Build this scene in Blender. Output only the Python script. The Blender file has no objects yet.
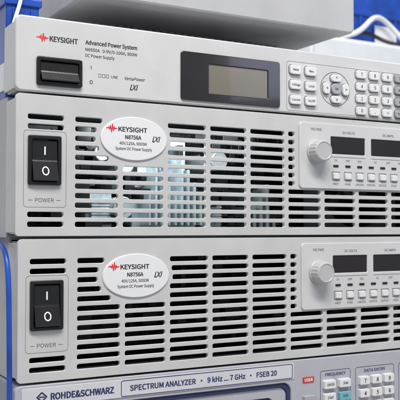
import bpy, bmesh, math, random, os
from mathutils import Matrix, Vector
random.seed(4)
MM=0.001
scene=bpy.context.scene
COL=scene.collection
FONT=None
try:
    p=os.path.join(bpy.utils.system_resource('DATAFILES',path='fonts'),"Noto Sans CJK Regular.woff2")
    if os.path.exists(p): FONT=bpy.data.fonts.load(p)
except Exception as ex: print("font",ex)

# ---------------------------------------------------------------- materials
def mat(name,col,rough=0.5,metal=0.0,var=0.06,scale=40,bump=0.0,bscale=1500,coat=0.0,spec=0.5,grime=0.0):
    m=bpy.data.materials.new(name); m.use_nodes=True
    nt=m.node_tree; b=nt.nodes["Principled BSDF"]
    b.inputs["Roughness"].default_value=rough; b.inputs["Metallic"].default_value=metal
    b.inputs["Coat Weight"].default_value=coat
    b.inputs["Specular IOR Level"].default_value=spec
    tc=nt.nodes.new("ShaderNodeTexCoord")
    n=nt.nodes.new("ShaderNodeTexNoise"); n.inputs["Scale"].default_value=scale; n.inputs["Detail"].default_value=6
    nt.links.new(tc.outputs["Object"],n.inputs["Vector"])
    r=nt.nodes.new("ShaderNodeValToRGB")
    r.color_ramp.elements[0].position=0.3; r.color_ramp.elements[1].position=0.7
    r.color_ramp.elements[0].color=tuple(c*(1-var) for c in col)+(1,)
    r.color_ramp.elements[1].color=tuple(min(1,c*(1+var)) for c in col)+(1,)
    nt.links.new(n.outputs["Fac"],r.inputs["Fac"]); out=r.outputs["Color"]
    if grime>0:
        # broad smudges and fine specks
        for sc,lo,hi,amt,c2 in((420,0.60,0.76,grime,(0.19,0.18,0.165,1)),(9,0.50,0.80,grime*0.45,(0.36,0.355,0.345,1))):
            g=nt.nodes.new("ShaderNodeTexNoise"); g.inputs["Scale"].default_value=sc; g.inputs["Detail"].default_value=9; g.inputs["Roughness"].default_value=0.75
            nt.links.new(tc.outputs["Object"],g.inputs["Vector"])
            gr=nt.nodes.new("ShaderNodeMapRange"); gr.inputs["From Min"].default_value=lo; gr.inputs["From Max"].default_value=hi; gr.inputs["To Max"].default_value=amt
            nt.links.new(g.outputs["Fac"],gr.inputs["Value"])
            mx=nt.nodes.new("ShaderNodeMixRGB"); mx.inputs["Color2"].default_value=c2
            nt.links.new(gr.outputs["Result"],mx.inputs["Fac"]); nt.links.new(out,mx.inputs["Color1"]); out=mx.outputs["Color"]
    nt.links.new(out,b.inputs["Base Color"])
    n3=nt.nodes.new("ShaderNodeTexNoise"); n3.inputs["Scale"].default_value=scale*1.7; n3.inputs["Detail"].default_value=8
    nt.links.new(tc.outputs["Object"],n3.inputs["Vector"])
    mr=nt.nodes.new("ShaderNodeMapRange"); mr.inputs["To Min"].default_value=max(0.02,rough*0.75); mr.inputs["To Max"].default_value=min(1,rough*1.25)
    nt.links.new(n3.outputs["Fac"],mr.inputs["Value"]); nt.links.new(mr.outputs["Result"],b.inputs["Roughness"])
    if bump>0:
        n2=nt.nodes.new("ShaderNodeTexNoise"); n2.inputs["Scale"].default_value=bscale; n2.inputs["Detail"].default_value=2
        nt.links.new(tc.outputs["Object"],n2.inputs["Vector"])
        bp=nt.nodes.new("ShaderNodeBump"); bp.inputs["Strength"].default_value=bump; bp.inputs["Distance"].default_value=0.0002
        nt.links.new(n2.outputs["Fac"],bp.inputs["Height"]); nt.links.new(bp.outputs["Normal"],b.inputs["Normal"])
    return m
M_panel=mat("panel_plastic",(0.560,0.556,0.548),0.40,var=0.05,bump=0.35,grime=0.5)
M_panel1=mat("panel_plastic_pale",(0.61,0.607,0.60),0.36,var=0.04,bump=0.25,grime=0.4)
M_plate=mat("control_plate",(0.61,0.607,0.60),0.36,var=0.03,bump=0.2,grime=0.3)
M_badge=mat("badge_white",(0.77,0.768,0.765),0.3,var=0.02)
M_steel=mat("chassis_paint",(0.45,0.45,0.455),0.5,var=0.08,scale=25,bump=0.2,grime=0.4)
M_black=mat("black_plastic",(0.012,0.012,0.013),0.28,var=0.2,bump=0.2)
M_glass=mat("display_window",(0.020,0.019,0.021),0.12,var=0.1,coat=0.4)
M_red_glass=mat("display_filter",(0.017,0.014,0.016),0.15,var=0.15,coat=0.3)
M_lcd=mat("lcd",(0.175,0.158,0.118),0.2,var=0.15,scale=15,coat=0.3)
M_key=mat("key_plastic",(0.76,0.757,0.75),0.38,var=0.03)
M_keyd=mat("key_grey",(0.38,0.39,0.41),0.42,var=0.03)
M_ink=mat("ink_dark",(0.022,0.022,0.027),0.6,var=0.1)
M_inkg=mat("ink_grey",(0.09,0.09,0.09),0.6,var=0.1)
M_white=mat("ink_white",(0.85,0.85,0.85),0.5,var=0.02)
M_red=mat("ink_red",(0.70,0.02,0.03),0.5,var=0.05)
M_knob=mat("knob_plastic",(0.48,0.477,0.472),0.35,var=0.04)
M_lilac=mat("lilac_paint",(0.44,0.435,0.475),0.5,var=0.05,bump=0.3,grime=0.5)
M_lilacd=mat("lilac_dark",(0.28,0.28,0.36),0.5,var=0.05,bump=0.3)
M_navy=mat("navy_print",(0.025,0.035,0.12),0.5,var=0.08)
M_cream=mat("label_strip",(0.62,0.62,0.64),0.4,var=0.04,grime=0.2)
M_blue=mat("blue_plastic",(0.012,0.07,0.40),0.35,var=0.3,scale=30)
M_cyan=mat("teal_key",(0.18,0.45,0.50),0.4)
M_pink=mat("pink_key",(0.60,0.25,0.28),0.4)
M_pale=mat("pale_part",(0.55,0.63,0.66),0.45,var=0.4,scale=120)
M_fin=mat("fin_metal",(0.52,0.60,0.63),0.35,metal=0.4,var=0.3,scale=90)
M_alu=mat("aluminium",(0.62,0.64,0.66),0.35,metal=0.6,var=0.1,scale=80)
M_fan=mat("fan_plastic",(0.05,0.055,0.06),0.45)
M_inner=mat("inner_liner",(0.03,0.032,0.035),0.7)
M_wall=mat("wall_paint",(0.78,0.80,0.83),0.8,var=0.03,scale=3)
M_table=mat("table_laminate",(0.45,0.45,0.46),0.5,var=0.05)
M_top=mat("upper_case_paint",(0.48,0.48,0.485),0.45,var=0.05,bump=0.3,grime=0.4)
M_rubber=mat("rubber",(0.07,0.07,0.07),0.7)
M_cab=mat("cabinet_white",(0.76,0.78,0.81),0.5,var=0.04)

# ---------------------------------------------------------------- geometry helpers (mm, local)
def rr(x0,x1,z0,z1,r=1.0,n=5,i=0.0):
    x0+=i;x1-=i;z0+=i;z1-=i; r=max(0.02,min(r-i,(x1-x0)/2-.001,(z1-z0)/2-.001))
    pts=[]
    for cx,cz,a0 in((x1-r,z1-r,0),(x0+r,z1-r,90),(x0+r,z0+r,180),(x1-r,z0+r,270)):
        for k in range(n+1):
            a=math.radians(a0+90*k/n); pts.append((cx+r*math.cos(a),cz+r*math.sin(a)))
    return pts
def ell(cx,cz,rx,rz,n=48,i=0.0):
    return [(cx+(rx-i)*math.cos(2*math.pi*k/n),cz+(rz-i)*math.sin(2*math.pi*k/n)) for k in range(n)]
def loft(bm,rings,cap0=True,cap1=True,smooth=False):
    vs=[[bm.verts.new((x*MM,y*MM,z*MM)) for x,z in pts] for pts,y in rings]
    n=len(vs[0])
    for a,b in zip(vs[:-1],vs[1:]):
        for k in range(n):
            f=bm.faces.new((a[k],a[(k+1)%n],b[(k+1)%n],b[k])); f.smooth=smooth
    if cap0: bm.faces.new(vs[0])
    if cap1: bm.faces.new(list(reversed(vs[-1])))
def prism(bm,fn,yf,yb,b=0.4):
    loft(bm,[(fn(0),yb),(fn(0),yf+b),(fn(0.3*b),yf+0.3*b),(fn(b),yf)])
def box(bm,x0,x1,y0,y1,z0,z1,b=0.0):
    m=bmesh.ops.create_cube(bm,size=1.0)
    for v in m['verts']:
        v.co=Vector(((x0+x1)/2+(x1-x0)*v.co.x,(y0+y1)/2+(y1-y0)*v.co.y,(z0+z1)/2+(z1-z0)*v.co.z))*MM
    if b>0:
        es=set(e for v in m['verts'] for e in v.link_edges)
        bmesh.ops.bevel(bm,geom=list(es),offset=b*MM,segments=3,affect='EDGES',profile=0.5)
def RR(x0,x1,z0,z1,r,n=5): return lambda i: rr(x0,x1,z0,z1,r,n,i)
def EL(cx,cz,rx,rz,n=48): return lambda i: ell(cx,cz,rx,rz,n,i)
def curve_into(bm,cu,mtx):
    ob=bpy.data.objects.new("tmp",cu); COL.objects.link(ob)
    dg=bpy.context.evaluated_depsgraph_get(); dg.update()
    me=bpy.data.meshes.new_from_object(ob.evaluated_get(dg))
    me.transform(mtx); bm.from_mesh(me)
    bpy.data.objects.remove(ob); bpy.data.meshes.remove(me); bpy.data.curves.remove(cu)
R90=Matrix.Rotation(math.radians(90),4,'X')
def panel(bm,outer,holes,yf,th,bev=0.4):
    cu=bpy.data.curves.new("c",'CURVE'); cu.dimensions='2D'; cu.fill_mode='BOTH'
    for pts in [outer]+holes:
        sp=cu.splines.new('POLY'); sp.points.add(len(pts)-1)
        for p,(x,z) in zip(sp.points,pts): p.co=(x*MM,z*MM,0,1)
        sp.use_cyclic_u=True
    cu.extrude=(th/2-bev)*MM; cu.bevel_depth=bev*MM; cu.bevel_resolution=1; cu.offset=-bev*MM
    curve_into(bm,cu,Matrix.Translation((0,(yf+th/2)*MM,0))@R90)
def glyphs(s,shear=0.0):
    cu=bpy.data.curves.new("t",'FONT'); cu.body=s; cu.size=1.0
    if FONT: cu.font=FONT
    cu.align_x='LEFT'; cu.align_y='TOP_BASELINE'; cu.shear=shear; cu.resolution_u=4
    tb=bmesh.new(); curve_into(tb,cu,Matrix.Identity(4)); return tb
_h=glyphs("H"); _ys=[v.co.y for v in _h.verts]; BASE=min(_ys); CAPR=max(_ys)-min(_ys); _h.free()
def text(bm,s,x,z,cap,y=-0.06,w=None,bold=0.0,al='CENTER',shear=0.0):
    """flat lettering centred on its cap height; weight comes from overprinting slightly shifted copies"""
    tb=glyphs(s,shear)
    if not tb.verts: tb.free(); return
    xs=[v.co.x for v in tb.verts]; x0=min(xs); x1=max(xs)
    d=bold*cap
    k=(cap-1.2*d)/CAPR*MM
    sx=k if not w else (w-2*d)*MM/(x1-x0)
    W=(x1-x0)*sx
    for v in tb.verts:
        px=(v.co.x-x0)*sx
        if al=='CENTER': px-=W/2
        elif al=='RIGHT': px-=W
        else: px+=d*MM
        v.co=Vector((px,(v.co.y-BASE)*k-(cap*MM/2),0))
    me=bpy.data.meshes.new("t"); tb.to_mesh(me); tb.free()
    me.transform(R90)
    sh=[(0,0)] if d==0 else [(-d,0),(d,0),(0,d*.6),(0,-d*.6),(-d*.7,d*.5),(d*.7,-d*.5),(d*.7,d*.5),(-d*.7,-d*.5)]
    for q,(dx,dz) in enumerate(sh):
        m2=me.copy(); m2.transform(Matrix.Translation(((x+dx)*MM,(y-0.004*q)*MM,(z+dz)*MM)))
        bm.from_mesh(m2); bpy.data.meshes.remove(m2)
    bpy.data.meshes.remove(me)
def stroke(bm,pts,t,y=-0.06,closed=False):
    n=len(pts)
    segs=[(pts[i],pts[(i+1)%n]) for i in range(n if closed else n-1)]
    for k,((ax,az),(bx,bz)) in enumerate(segs):
        d=Vector((bx-ax,bz-az)); L=d.length
        if L<1e-6: continue
        d/=L; nx,nz=-d.y*t/2,d.x*t/2; ex,ez=d.x*t*0.25,d.y*t*0.25; yy=y-0.002*(k%2)
        q=[(ax-ex+nx,az-ez+nz),(bx+ex+nx,bz+ez+nz),(bx+ex-nx,bz+ez-nz),(ax-ex-nx,az-ez-nz)]
        bm.faces.new([bm.verts.new((a*MM,yy*MM,b*MM)) for a,b in reversed(q)])
def lxi(bm,cx,cz,h,y):
    s=0.30; t_=h*0.19
    def q(x,z): return (cx+(x+s*z)*h, cz+z*h)
    stroke(bm,[q(-.70,.5),q(-.70,-.5),q(-.30,-.5)],t_,y)
    stroke(bm,[q(-.30,.5),q(.32,-.5)],t_,y-.006); stroke(bm,[q(-.30,-.5),q(.32,.5)],t_*.8,y-.010)
    stroke(bm,[q(.58,.5),q(.58,-.5)],t_,y-.014)
def wave_logo(bm,x,z,w,y):
    P=[(0,0),(.14,.02),(.22,.10),(.30,-.12),(.38,.28),(.47,-.42),(.56,.46),(.64,-.30),(.72,.18),(.79,-.10),(.86,.02),(1,0)]
    stroke(bm,[(x+a*w,z+b*w*.8) for a,b in P],w*0.085,y)
def mk(name,bm,m,parent=None,label=None,smooth=False):
    if smooth: bmesh.ops.recalc_face_normals(bm,faces=bm.faces[:])
    me=bpy.data.meshes.new(name); bm.to_mesh(me); bm.free()
    ob=bpy.data.objects.new(name,me); COL.objects.link(ob); me.materials.append(m)
    if parent: ob.parent=parent
    if label: ob["label"]=label
    return ob
def solid(name,m,parent,build,label=None,recalc=True):
    bm=bmesh.new(); build(bm)
    return mk(name,bm,m,parent,label,recalc)
def thing(name,loc,label,cat,group=None):
    e=bpy.data.objects.new(name,None); e.empty_display_size=0.02; COL.objects.link(e)
    e.location=Vector(loc)*MM; e["label"]=label; e["category"]=cat
    if group: e["group"]=group
    return e
def chassis(bm,x0,x1,y0,y1,z0,z1,t=1.5):
    box(bm,x0,x0+t,y0,y1,z0,z1); box(bm,x1-t,x1,y0,y1,z0,z1)
    box(bm,x0+t,x1-t,y0,y1,z0,z0+t); box(bm,x0+t,x1-t,y0,y1,z1-t,z1)
    box(bm,x0+t,x1-t,y1-t,y1,z0+t,z1-t)

# ================================================================= 2U power supply
Z3=-94.8; Z2=Z3+88.8; Z1=Z2+88.8
ps=thing("power_supply",(0,0,Z2),"light grey slotted power supply, pale metal parts behind vents","power supply","stacked slotted power supplies")
T=88.0
def off(o): return 88.2-o
ecx,ecz,erx,erz=78.2,off(24.3),23.6,14.2
holes=[]
for k in range(12):
    o=14+6*k; z0,z1=off(o)-1.65,off(o)+1.65
    for c in range(12):
        xa=38+32.5*c; xb=xa+29
        if xa>418: continue
        xb=min(xb,418)
        segs=[(xa,xb)]
        if o<54.5:
            if xa>=205: continue
            segs=[(xa,min(xb,206))]
        dz=(off(o)-ecz)/(erz+4)
        if abs(dz)<1:
            h=(erx+3.2)*math.sqrt(1-dz*dz); out=[]
            for a,b in segs:
                if b<ecx-h or a>ecx+h: out.append((a,b)); continue
                if ecx-h-a>4: out.append((a,ecx-h))
                if b-(ecx+h)>4: out.append((ecx+h,b))
            segs=out
        for a,b in segs: holes.append(rr(a,b,z0,z1,1.2,3))
for o in (14,20,74,80):
    holes.append(rr(7.5,30.5,off(o)-1.65,off(o)+1.65,1.2,3))
holes.append(rr(9,28,off(55),off(26.5),1,3))
def b_front(bm):
    panel(bm,rr(0,425,0.9,T,2.6,5),holes,0,3.0,0.28)
    box(bm,0.8,3.0,3.1,24,3,T-2.4,0.3); box(bm,422,424.2,3.1,24,3,T-2.4,0.3)
    box(bm,3.1,421.9,3.1,24,2.0,3.6,0.2); box(bm,3.1,421.9,3.1,24,T-3.2,T-1.6,0.2)
solid("front_panel",M_panel,ps,b_front,recalc=False)
solid("chassis",M_steel,ps,lambda bm: chassis(bm,1.6,423.4,24.5,430,0,88.8))
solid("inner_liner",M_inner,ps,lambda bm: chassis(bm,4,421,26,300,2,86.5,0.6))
def switch(parent,x0,x1,z0,z1):
    sw=bpy.data.objects.new("rocker_switch",bpy.data.meshes.new("rocker_switch")); 
    bm=bmesh.new()
    panel(bm,rr(x0,x1,z0,z1,1.2),[rr(x0+2.2,x1-2.2,z0+2.2,z1-2.2,0.8)],-1.8,4.8,0.4)
    bm.to_mesh(sw.data); bm.free(); COL.objects.link(sw); sw.data.materials.append(M_black); sw.parent=parent
    zm=(z0+z1)/2; a=z0+2.6; b=z1-2.6
    def rk(bm):
        prof=[(6,a),(6,b),(0.4,b),(-0.6,b-0.5),(-0.9,zm+0.6),(-1.0,zm),(-1.3,zm-0.8),(-4.0,a+0.6),(-3.4,a)]
        v0=[bm.verts.new(((x0+2.6)*MM,y*MM,z*MM)) for y,z in prof]
        v1=[bm.verts.new(((x1-2.6)*MM,y*MM,z*MM)) for y,z in prof]
        bm.faces.new(v0); bm.faces.new(list(reversed(v1)))
        for i in range(len(prof)):
            j=(i+1)%len(prof); bm.faces.new((v0[j],v0[i],v1[i],v1[j]))
    solid("rocker",M_black,sw,rk)
    return sw,zm,a,b
sw,zm,a,b=switch(ps,7.5,28.5,off(56),off(25.5))
def t(bm):
    stroke(bm,[(18,zm+3.6),(18,zm+8.2)],0.95,-1.08)
    za0,zb0=a+0.6,zm-0.8
    def P(x,z): 
        y=-1.3-2.7*(zb0-z)/(zb0-za0); return bm.verts.new((x*MM,(y-0.12)*MM,z*MM))
    cz=zm-6.6; n=36
    o_=[P(18+2.3*math.cos(2*math.pi*k/n),cz+2.8*math.sin(2*math.pi*k/n)) for k in range(n)]
    i_=[P(18+1.55*math.cos(2*math.pi*k/n),cz+2.05*math.sin(2*math.pi*k/n)) for k in range(n)]
    for k in range(n): bm.faces.new((o_[k],o_[(k+1)%n],i_[(k+1)%n],i_[k]))
solid("switch_marking",M_white,sw,t,recalc=False)
solid("badge",M_badge,ps,lambda bm: prism(bm,EL(ecx,ecz,erx,erz,64),-1.0,0.6,0.5))
def t(bm):
    y=-1.06
    text(bm,"KEYSIGHT",ecx-11.5,ecz+5.9,3.1,y,w=20.5,bold=0.05,al='LEFT')
    text(bm,"N8756A",ecx-1,ecz+0.9,2.6,y,w=11.5,bold=0.045)
    text(bm,"40V/125A, 5000W",ecx-1,ecz-3.2,1.9,y,w=19.5,bold=0.02)
    text(bm,"System DC Power Supply",ecx-0.5,ecz-6.7,1.9,y,w=26,bold=0.02)
    lxi(bm,ecx+15.8,ecz+0.4,3.4,y)
solid("badge_lettering",M_ink,ps,t,recalc=False)
solid("badge_emblem",M_red,ps,lambda bm: wave_logo(bm,ecx-19.8,ecz+6.0,7.4,-1.08),recalc=False)
px0=209.5
def cp(bm):
    panel(bm,rr(px0,421,off(53.2),off(4.6),3),[rr(238,271,off(27),off(14),0.8),rr(277,310.5,off(27),off(14),0.8)],-1.4,2.0,0.4)
solid("control_plate",M_plate,ps,cp,recalc=False)
def win(x0,x1):
    solid("display_window",M_red_glass,ps,lambda bm: prism(bm,RR(x0+.05,x1-.05,off(26.95),off(14.05),0.7),-0.7,0.5,0.2))
win(238,271); win(277,310.5)
def knob(cx,cz):
    def kb(bm):
        def g(r,fl=0.0,n=72):
            return [(cx+(r+(fl if k%4<2 else 0))*math.cos(2*math.pi*k/n),cz+(r+(fl if k%4<2 else 0))*math.sin(2*math.pi*k/n)) for k in range(n)]
        loft(bm,[(g(9.0),-1.4),(g(9.0),-2.4),(g(8.6),-2.8),(g(8.0,.22),-3.0),(g(7.7,.22),-9.6),(g(7.2),-10.6),(g(6.5),-10.9),(g(6.0),-10.5),(g(1),-10.4)])
    solid("knob",M_knob,ps,kb)
knob(224.8,off(26)); knob(396,off(26))
bx=[242.5+11.4*i for i in range(7)]
for x in bx:
    solid("button",M_key,ps,lambda bm: prism(bm,RR(x-2.7,x+2.7,off(45.6),off(41.4),0.6,3),-2.8,-1.2,0.25))
def t(bm):
    y=-1.46
    text(bm,"VOLTAGE",224.5,off(9.4),1.8,y,w=10,bold=0.02)
    text(bm,"DC VOLTS",255,off(10.6),1.8,y,w=11.5,bold=0.02)
    text(bm,"DC AMPS",294,off(10.6),1.8,y,w=11,bold=0.02)
    text(bm,"CURRENT",396,off(9.8),1.8,y,w=10,bold=0.02)
    for x,s in zip(bx,["PROT","FINE","LIM/OVL","OVP/UVL","OCP/CC","FOLD","OUT"]):
        text(bm,s,x,off(49.4),1.5,y,w=min(8.4,1.25*len(s)+.3),bold=0.02)
        stroke(bm,[(x-3.5,off(46.5)),(x+3.5,off(46.5)),(x+3.5,off(40.5)),(x-3.5,off(40.5))],0.5,y,True)
    for x,s in zip([242.5,254,265.5,281,294,306],["CV","OVP","UVL","CC","OCP","ALM"]):
        text(bm,s,x,off(31.8),1.5,y,w=1.3*len(s),bold=0.02)
    stroke(bm,[(238,off(29.3)),(271,off(29.3))],0.35,y); stroke(bm,[(277,off(29.3)),(310.5,off(29.3))],0.35,y)
solid("control_lettering",M_inkg,ps,t,recalc=False)
for x in bx:
    solid("indicator_lamp",M_black,ps,lambda bm: prism(bm,RR(x-2.4,x+2.4,off(36.8),off(35.2),0.3,2),-1.9,-1.3,0.15))
def t(bm):
    text(bm,"POWER",18.2,off(65.2),2.4,-0.06,w=12,bold=0.0)
    stroke(bm,[(8,off(65.2)),(10.6,off(65.2))],0.3); stroke(bm,[(25.8,off(65.2)),(28.4,off(65.2))],0.3)
    stroke(bm,rr(5,32,off(69.5),off(22.6),2,4),0.22,-0.05,True)
solid("panel_lettering",M_inkg,ps,t,recalc=False)
def fan(cx,cz,R,y):
    fr=solid("cooling_fan",M_fan,ps,lambda bm: panel(bm,rr(cx-R-2,cx+R+2,cz-R-2,cz+R+2,3),[ell(cx,cz,R,R,40)],y,20,0.5),recalc=False)
    def hub(bm):
        loft(bm,[(ell(cx,cz,R*.4,R*.4,24),y+16),(ell(cx,cz,R*.4,R*.4,24),y+3),(ell(cx,cz,R*.36,R*.36,24),y+2)])
        for k in range(7):
            a0=2*math.pi*k/7; q=[]
            for r,da,yy in((R*.38,0,4),(R*.95,.1,3),(R*.95,.62,14),(R*.38,.75,14)):
                q.append(bm.verts.new(((cx+r*math.cos(a0+da))*MM,(y+yy)*MM,(cz+r*math.sin(a0+da))*MM)))
            bm.faces.new(q)
    solid("fan_rotor",M_fan,fr,hub,recalc=False)
fan(290,44,38,30)
def bd(bm):
    for k in range(9):
        h=30+9*((k*3)%4)
        box(bm,106+5.2*k,107.7+5.2*k,36,120,8,h,0.2)
    box(bm,100,152,52,56,4,26,0.5)
    for k in range(5):
        box(bm,196+6*k,198+6*k,48,120,6,16+8*((k*5)%4),0.2)
solid("heat_sink",M_fin,ps,bd)
def tr(x0,x1,y0,h):
    def f(bm):
        box(bm,x0,x1,y0,y0+40,6,h,1.5); box(bm,x0+3,x1-3,y0-4,y0+44,12,h-6,1)
        for k in range(7): box(bm,x0+2.5,x1-2.5,y0-4.8,y0-3.6,13+2*k,14.2+2*k,0.3)
    return f
solid("transformer",M_pale,ps,tr(64,84,50,32)); solid("transformer",M_pale,ps,tr(158,176,54,30))
M_board=mat("board_dark",(0.04,0.05,0.055),0.5,var=0.7,scale=400)
def brd(bm):
    box(bm,34,246,100,102,3,82)
    rnd=random.Random(9)
    for k in range(110):
        x=rnd.uniform(36,238); z=rnd.uniform(6,76); w_=rnd.uniform(1.5,7); h_=rnd.uniform(1.5,6)
        box(bm,x,x+w_,rnd.uniform(84,97),100.5,z,z+h_,0.2)
solid("circuit_board",M_board,ps,brd)
rnd=random.Random(12)
for k in range(26):
    x=rnd.uniform(62,190); z=rnd.uniform(8,76); w_=rnd.uniform(3,10); h_=rnd.uniform(3,10); y0=rnd.uniform(56,84)
    solid("power_module",M_pale,ps,lambda bm: box(bm,x,x+w_,y0,99.5,z,z+h_,0.4))
solid("power_module",M_pale,ps,lambda bm: box(bm,126,148,60,99,44,74,1))
solid("power_module",M_pale,ps,lambda bm: box(bm,100,112,52,99,44,60,1))
def blk(bm):
    rnd=random.Random(5)
    for k in range(60):
        x=rnd.uniform(36,236); z=rnd.uniform(6,72); w_=rnd.uniform(3,14); h_=rnd.uniform(2,14)
        box(bm,x,x+w_,rnd.uniform(40,54),60,z,z+h_,0.4)
    for k in range(12):
        x=rnd.uniform(34,54); z=rnd.uniform(6,72)
        box(bm,x,x+rnd.uniform(6,14),rnd.uniform(36,44),60,z,z+rnd.uniform(6,14),0.4)
solid("connectors",M_black,ps,blk)
for cx,cz,r in((88,20,8),(72,58,6),(90,50,6),(112,66,6),(166,56,7)):
    def cap_(bm): loft(bm,[(ell(cx,cz,r,r,24),94),(ell(cx,cz,r,r,24),46),(ell(cx,cz,r*.86,r*.86,24),45),(ell(cx,cz,r,r,24),44),(ell(cx,cz,r,r,24),40),(ell(cx,cz,r*.9,r*.9,24),39),(ell(cx,cz,r*.6,r*.6,24),39.3)])
    solid("capacitor",M_alu,ps,cap_)

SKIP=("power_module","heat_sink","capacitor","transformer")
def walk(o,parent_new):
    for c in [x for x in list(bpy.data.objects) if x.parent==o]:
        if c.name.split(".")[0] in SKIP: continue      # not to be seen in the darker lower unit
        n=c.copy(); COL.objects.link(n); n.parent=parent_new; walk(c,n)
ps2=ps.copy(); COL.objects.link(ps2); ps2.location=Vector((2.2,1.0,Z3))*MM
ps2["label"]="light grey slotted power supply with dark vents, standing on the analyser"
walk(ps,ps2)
def inner(x,e,sx,zz=82,rx=35):  # added lamp inside the case, stands in for light entering from the rear
    ld=bpy.data.lights.new("added_inner_fill",'AREA'); ld.energy=e; ld.shape='RECTANGLE'; ld.size=sx; ld.size_y=0.03; ld.color=(0.84,0.95,1.0)
    lo=bpy.data.objects.new("added_inner_fill",ld); COL.objects.link(lo); lo.location=Vector((x,24,Z2+zz))*MM
    lo.rotation_euler=(math.radians(rx),0,0)
inner(108,0.15,0.08); inner(180,0.018,0.05)

# ================================================================= 1U power system
u=thing("bench_supply",(1.5,0.5,Z1),"pale grey slim power supply with keypad and dark display","power supply")
H=47.5
def z1(w): return w-Z1
uh=[rr(112,189,z1(87.5),z1(118.5),1.5), rr(12,40,z1(88.5),z1(105),1)]
def f(bm):
    panel(bm,rr(-2,422,0.8,H,3.8,6),uh,0,3.8,1.0)
    box(bm,-1,1.2,3.9,28,3,H-3,.3); box(bm,418.8,421,3.9,28,3,H-3,.3)
    box(bm,1.3,418.7,3.9,28,2.0,3.6,.2); box(bm,1.3,418.7,3.9,28,H-3,H-1.5,.2)
solid("front_panel",M_panel1,u,f,recalc=False)
solid("chassis",M_steel,u,lambda bm: chassis(bm,28,396,28.5,420,0,H-0.2))
sw,zm,a,b=switch(u,11.2,40.6,z1(88.2),z1(105.4))
solid("display_bezel",M_glass,u,lambda bm: panel(bm,rr(111,191.5,z1(86.5),z1(119.5),2),[rr(132.5,181,z1(92),z1(112.5),0.8)],-1.2,3.5,0.4),recalc=False)
solid("display_screen",M_lcd,u,lambda bm: prism(bm,RR(132.6,180.9,z1(92.1),z1(112.4),.7),-0.5,1.5,0.1))
def t(bm):
    y=-0.06
    text(bm,"KEYSIGHT",19.5,z1(117.4),3.4,y,w=18.5,bold=0.05,al='LEFT')
    text(bm,"Advanced Power System",43,z1(117.8),2.7,y,w=36,bold=0.045,al='LEFT')
    text(bm,"N6950A   0-9V/0-100A, 900W",43,z1(113.2),2.0,y,w=36,bold=0.02,al='LEFT')
    text(bm,"DC Power Supply",43,z1(109.4),2.0,y,w=20,bold=0.02,al='LEFT')
    text(bm,"I",47.0,z1(102.0),2.4,y,bold=.03); text(bm,"O",47.0,z1(92.6),2.4,y,bold=.03)
    for k in range(3): stroke(bm,rr(52+2.6*k,53.8+2.6*k,z1(96.2),z1(98.2),.2,2),0.25,y-.01*k,True)
    text(bm,"LINE",63,z1(97.2),1.7,y,w=4.6,bold=.02)
    text(bm,"VersaPower",77.5,z1(97.2),2.1,y,w=14.5,shear=.25,bold=0.02)
    lxi(bm,77,z1(91.6),3.4,y)
solid("panel_lettering",M_ink,u,t,recalc=False)
solid("emblem",M_red,u,lambda bm: wave_logo(bm,11.3,z1(117.4),7.4,-0.06),recalc=False)
labels=[]; wells=[]
def key(x,z,w=9.6,h=6.6,m=M_key,s=None,r=1.6):
    wells.append((x,z,w,h,r))
    solid("key",m,u,lambda bm: prism(bm,RR(x-w/2,x+w/2,z-h/2,z+h/2,r,4),-2.2,0.5,0.45))
    if s: labels.append((s,x,z))
for x,ss in((205,("Meter","Voltage","Current")),(218.8,("Menu","Local","On/Off"))):
    for wz,s in zip((115.3,104.3,93.3),ss): key(x,z1(wz),s=s)
nx,nz=242.3,z1(104.3)
key(nx,nz+8,9.5,5.4,s="^",r=2.4); key(nx,nz-8,9.5,5.4,s="v",r=2.4)
key(nx-9,nz,6.0,8.6,s="<",r=2.4); key(nx+9,nz,6.0,8.6,s=">",r=2.4)
key(nx,nz,9.4,8,M_keyd,s="Sel",r=3.8)
num=[("7","8","9","E"),("4","5","6","Back"),("1","2","3","Esc"),("0",".","+/-","Enter")]
for j,wz in enumerate((117.4,108.1,98.8,89.5)):
    for i,x in enumerate((266.5,279.5,292.5,305.5)):
        key(x,z1(wz),9.4,6.0,M_key if i<3 else M_keyd,s=num[j][i])
def t(bm):
    for s,x,z in labels:
        text(bm,s,x,z,2.6 if len(s)==1 else 1.7,-2.26,bold=.03,w=None if len(s)<4 else 1.05*len(s))
solid("key_lettering",M_ink,u,t,recalc=False)
def gr(bm):
    stroke(bm,rr(198.0,312,z1(85.4),z1(121.4),2,4),0.25,-0.05,True)
    for x,z,w,h,r in wells: stroke(bm,rr(x-w/2-.3,x+w/2+.3,z-h/2-.3,z+h/2+.3,r+.3,3),0.6,-0.04,True)
    stroke(bm,ell(nx,nz,13.6,12.6,40),0.5,-0.05,True)
solid("keypad_outline",M_inkg,u,gr,recalc=False)

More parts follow.
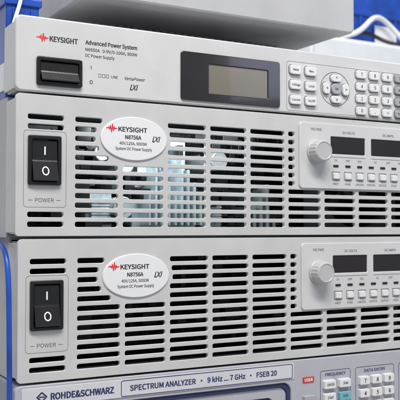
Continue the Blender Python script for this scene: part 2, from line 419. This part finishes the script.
# ================================================================= spectrum analyser
an=thing("spectrum_analyser",(0,0,-287),"lilac grey spectrum analyser with blue label strip, keys and screen","spectrum analyser")
def za(w): return w+287
A=za(-95.4)
solid("front_panel",M_lilac,an,lambda bm: panel(bm,rr(1,432,4,A,4,5),[rr(24,203,za(-240),za(-111),7,6)],1,6,0.6),recalc=False)
solid("casing",M_lilacd,an,lambda bm: box(bm,2,431,7.2,430,6,A-0.3,1.0))
for x in(30,400):
    for y in(40,400): solid("foot",M_rubber,an,lambda bm: box(bm,x-12,x+12,y-12,y+12,0,6.2,1))
solid("label_strip",M_cream,an,lambda bm: prism(bm,RR(5,205,za(-108.6),za(-97.2),1.2),0.4,2,0.2))
def f(bm):
    stroke(bm,rr(70,203.5,za(-107.9),za(-97.9),1.2,4),0.5,0.32,True)
    y=0.3
    text(bm,"ROHDE&SCHWARZ",23,za(-102.9),4.1,y,w=42,bold=.06,al='LEFT')
    stroke(bm,[(14.5,za(-102.9)),(17.5,za(-100.2)),(20.5,za(-102.9)),(17.5,za(-105.6))],0.9,y,True)
    stroke(bm,[(16,za(-102.9)),(19,za(-102.9))],0.8,y-0.01)
    text(bm,"SPECTRUM ANALYZER  ·  9 kHz ... 7 GHz  ·  FSEB 20",76,za(-102.9),3.6,y,w=114,bold=.05,al='LEFT')
solid("strip_lettering",M_navy,an,f,recalc=False)
solid("screen_surround",M_navy,an,lambda bm: panel(bm,rr(24.2,202.8,za(-239.8),za(-111.2),6.8,6),[rr(27,200,za(-237),za(-114),6,6)],2.2,5,0.5),recalc=False)
solid("screen_bezel",M_lilac,an,lambda bm: panel(bm,rr(27.1,199.9,za(-236.9),za(-114.1),5.8,6),[rr(38,189,za(-228),za(-121),5,6)],3.4,4,0.5),recalc=False)
solid("screen",M_glass,an,lambda bm: prism(bm,RR(38.1,188.9,za(-227.9),za(-121.1),5),5,7.0,0.3))
def f(bm):
    for x0,x1 in((229,257),(262,300),(305,350)):
        stroke(bm,rr(x0,x1,za(-175),za(-105.4),1.5,4),0.4,0.94,True)
    text(bm,"FREQUENCY",243,za(-108.3),2.3,0.93,w=19,bold=.05)
    text(bm,"DATA ENTRY",281,za(-108.3),2.3,0.93,w=21,bold=.05)
    text(bm,"MARKER",327,za(-108.3),2.3,0.93,w=14,bold=.05)
solid("key_group_print",M_navy,an,f,recalc=False)
solid("user_label",M_red,an,lambda bm: prism(bm,RR(213,223,za(-112.4),za(-108.4),.6),0.4,1.2,0.2))
solid("user_lettering",M_white,an,lambda bm: text(bm,"USER",218,za(-110.4),2.3,0.34,w=7.4,bold=.05),recalc=False)
for j in range(6):
    for i,x in enumerate((236,250,218)):
        if i==2 and j==0: continue
        m=M_key if i<2 else M_keyd
        if i==1 and j==1: m=M_cyan
        if i==0 and j==2: m=M_pink
        zz=za(-115.2-9.5*j); solid("key",m,an,lambda bm: prism(bm,RR(x-5.2,x+5.2,zz-3.1,zz+3.1,.8,3),-2.2,1.5,0.4))
    for i,x in enumerate((269,281,293)):
        zz=za(-115.2-9.5*j); solid("key",M_key,an,lambda bm: prism(bm,RR(x-4.6,x+4.6,zz-3.1,zz+3.1,.8,3),-2.2,1.5,0.4))
def t(bm):
    for j,row in enumerate(("789","456","123","0.-")):
        for i,x in enumerate((269,281,293)): text(bm,row[i],x,za(-115.2-9.5*j),3.0,-2.26,bold=.05)
    for s,x,j in(("CENTER",236,0),("SPAN",250,0),("START",236,1),("STOP",250,1)): text(bm,s,x,za(-115.2-9.5*j),1.9,-2.26,w=1.15*len(s),bold=.03)
solid("key_lettering",M_ink,an,t,recalc=False)

# ================================================================= half rack instrument on top
to=thing("bench_instrument",(45,4,Z1+H),"grey half width instrument standing on feet above the slim supply","instrument")
solid("casing",M_top,to,lambda bm: (box(bm,0,214,6,330,18,120,2),[box(bm,20+6*k,23+6*k,60,300,17.4,18.2,.2) for k in range(29)]))
solid("front_bezel",M_top,to,lambda bm: prism(bm,RR(-2,216,17,122,5),-6,8,1.6))
for x in(34,182):
    for y in(150,290):
        solid("foot",M_rubber,to,lambda bm: box(bm,x-7,x+7,y-7,y+7,0,18.2,1.5))

# ================================================================= blue bin, cables
bb=thing("storage_box",(3,34,Z1),"small blue plastic box with white label standing on the slotted supply","box")
def f(bm):
    box(bm,0,22,0,90,0,72,1.2); box(bm,-1.5,23.5,-1.5,91.5,62,67,0.8); box(bm,4,5.5,-1.2,0.5,4,60,0.3); box(bm,16,17.5,-1.2,.5,4,60,.3)
solid("box_body",M_blue,bb,f)
solid("paper_label",M_white,bb,lambda bm: box(bm,-0.6,-0.1,2,22,6,24))
def cable(name,pts,r,m,label):
    cu=bpy.data.curves.new(name,'CURVE'); cu.dimensions='3D'; cu.bevel_depth=r*MM; cu.bevel_resolution=4; cu.use_fill_caps=True
    sp=cu.splines.new('NURBS'); sp.points.add(len(pts)-1)
    for p,c in zip(sp.points,pts): p.co=(c[0]*MM,c[1]*MM,c[2]*MM,1)
    sp.use_endpoint_u=True; sp.order_u=4; sp.resolution_u=10
    bm=bmesh.new(); curve_into(bm,cu,Matrix.Identity(4))
    for fc in bm.faces: fc.smooth=True
    o=mk(name,bm,m); o["label"]=label; o["category"]="cable"
cable("cable",[(1,60,-8),(-2,20,-9),(-2,6,-18),(-2,4,-60),(-1,4,-120),(-3,2,-200),(-6,4,-284),(-30,6,-284.5),(-90,0,-284.5)],1.7,M_blue,"blue cable hanging down the side of the stack")
cable("cable",[(10,26,Z1+1.5),(8,27,Z1+20),(3,29,Z1+40),(10,30,Z1+58),(14,30,Z1+76),(16,60,Z1+78),(22,110,Z1+60),(24,135,Z1+20),(24,140,Z1+2)],1.3,M_white,"white cable draped over the small blue box")

# ================================================================= surroundings
o=solid("table",M_table,None,lambda bm: box(bm,-900,1500,-250,900,-317,-287,2)); o["kind"]="structure"
o=solid("wall",M_wall,None,lambda bm: box(bm,-1500,2500,900,930,-1100,1600)); o["kind"]="structure"
cb_=thing("cabinet",(0,0,0),"white cabinet standing on the bench","cabinet")
cb_.location=(0,0,-0.287)
solid("cabinet_body",M_cab,cb_,lambda bm: box(bm,640,1100,560,880,0,599,4))
solid("cabinet_door",M_cab,cb_,lambda bm: box(bm,645,868,554,559.8,7,593,2))
solid("cabinet_door",M_cab,cb_,lambda bm: box(bm,873,1095,554,559.8,7,593,2))
bl=thing("storage_box",(650,620,312),"ribbed blue plastic box standing on the white cabinet","box")
solid("box_body",M_blue,bl,lambda bm:(box(bm,0,440,0,200,0,150,8),box(bm,-4,444,-4,204,60,70,3),box(bm,-4,444,-4,204,120,132,3),[box(bm,20+40*k,26+40*k,-3,1,4,60,1) for k in range(11)]))
solid("box_lid",M_white,bl,lambda bm:box(bm,-5,445,-5,205,151,165,3))
solid("paper_label",M_white,bl,lambda bm:box(bm,172,222,-5.2,-4.2,6,46,0.2))
cable("cable",[(690,590,316),(720,575,318),(760,580,330),(790,590,360),(820,600,372),(850,598,350),(870,585,322),(900,575,316),(940,590,316)],4.5,M_white,"white cable looped on the cabinet beside the blue box")
cable("cable",[(700,575,316.5),(740,600,322),(790,604,345),(815,600,330),(835,580,318),(860,570,316)],3.5,M_black,"black cable lying on the white cabinet")

# ================================================================= light and camera
w=bpy.data.worlds.new("World"); scene.world=w; w.use_nodes=True
w.node_tree.nodes["Background"].inputs[0].default_value=(0.93,0.965,1.0,1); w.node_tree.nodes["Background"].inputs[1].default_value=0.32
def area(name,loc,tgt,size,e,col):
    l=bpy.data.lights.new(name,'AREA'); l.energy=e; l.shape='RECTANGLE'; l.size=size[0]; l.size_y=size[1]; l.color=col
    o=bpy.data.objects.new(name,l); COL.objects.link(o); o.location=loc
    o.rotation_euler=(Vector(tgt)-Vector(loc)).to_track_quat('-Z','Y').to_euler()
area("ceiling_light",(-0.05,-0.66,1.1),(0.12,0,0.02),(1.0,0.22),22.5,(1,0.99,0.975))
area("added_sheen_light",(1.50,-1.5,0.74),(0.2,0.0,0.05),(0.8,0.66),4.5,(0.72,0.74,1))  # added unseen panel, placed so its reflection puts a sheen on the display
area("back_ceiling_light",(0.5,0.3,1.4),(0.6,0.9,0.2),(1.0,0.4),10,(0.95,0.98,1))

cam=bpy.data.cameras.new("Camera"); co=bpy.data.objects.new("Camera",cam); COL.objects.link(co)
co.location=Vector((-139.7,-481.7,0))*MM
co.rotation_euler=(math.radians(91.97),0,math.radians(-29))
cam.sensor_width=36; cam.lens=812/400*36; cam.clip_start=0.01; cam.clip_end=50
cam.dof.use_dof=True; cam.dof.focus_distance=0.535; cam.dof.aperture_fstop=26
scene.camera=co
scene.view_settings.view_transform='Standard'
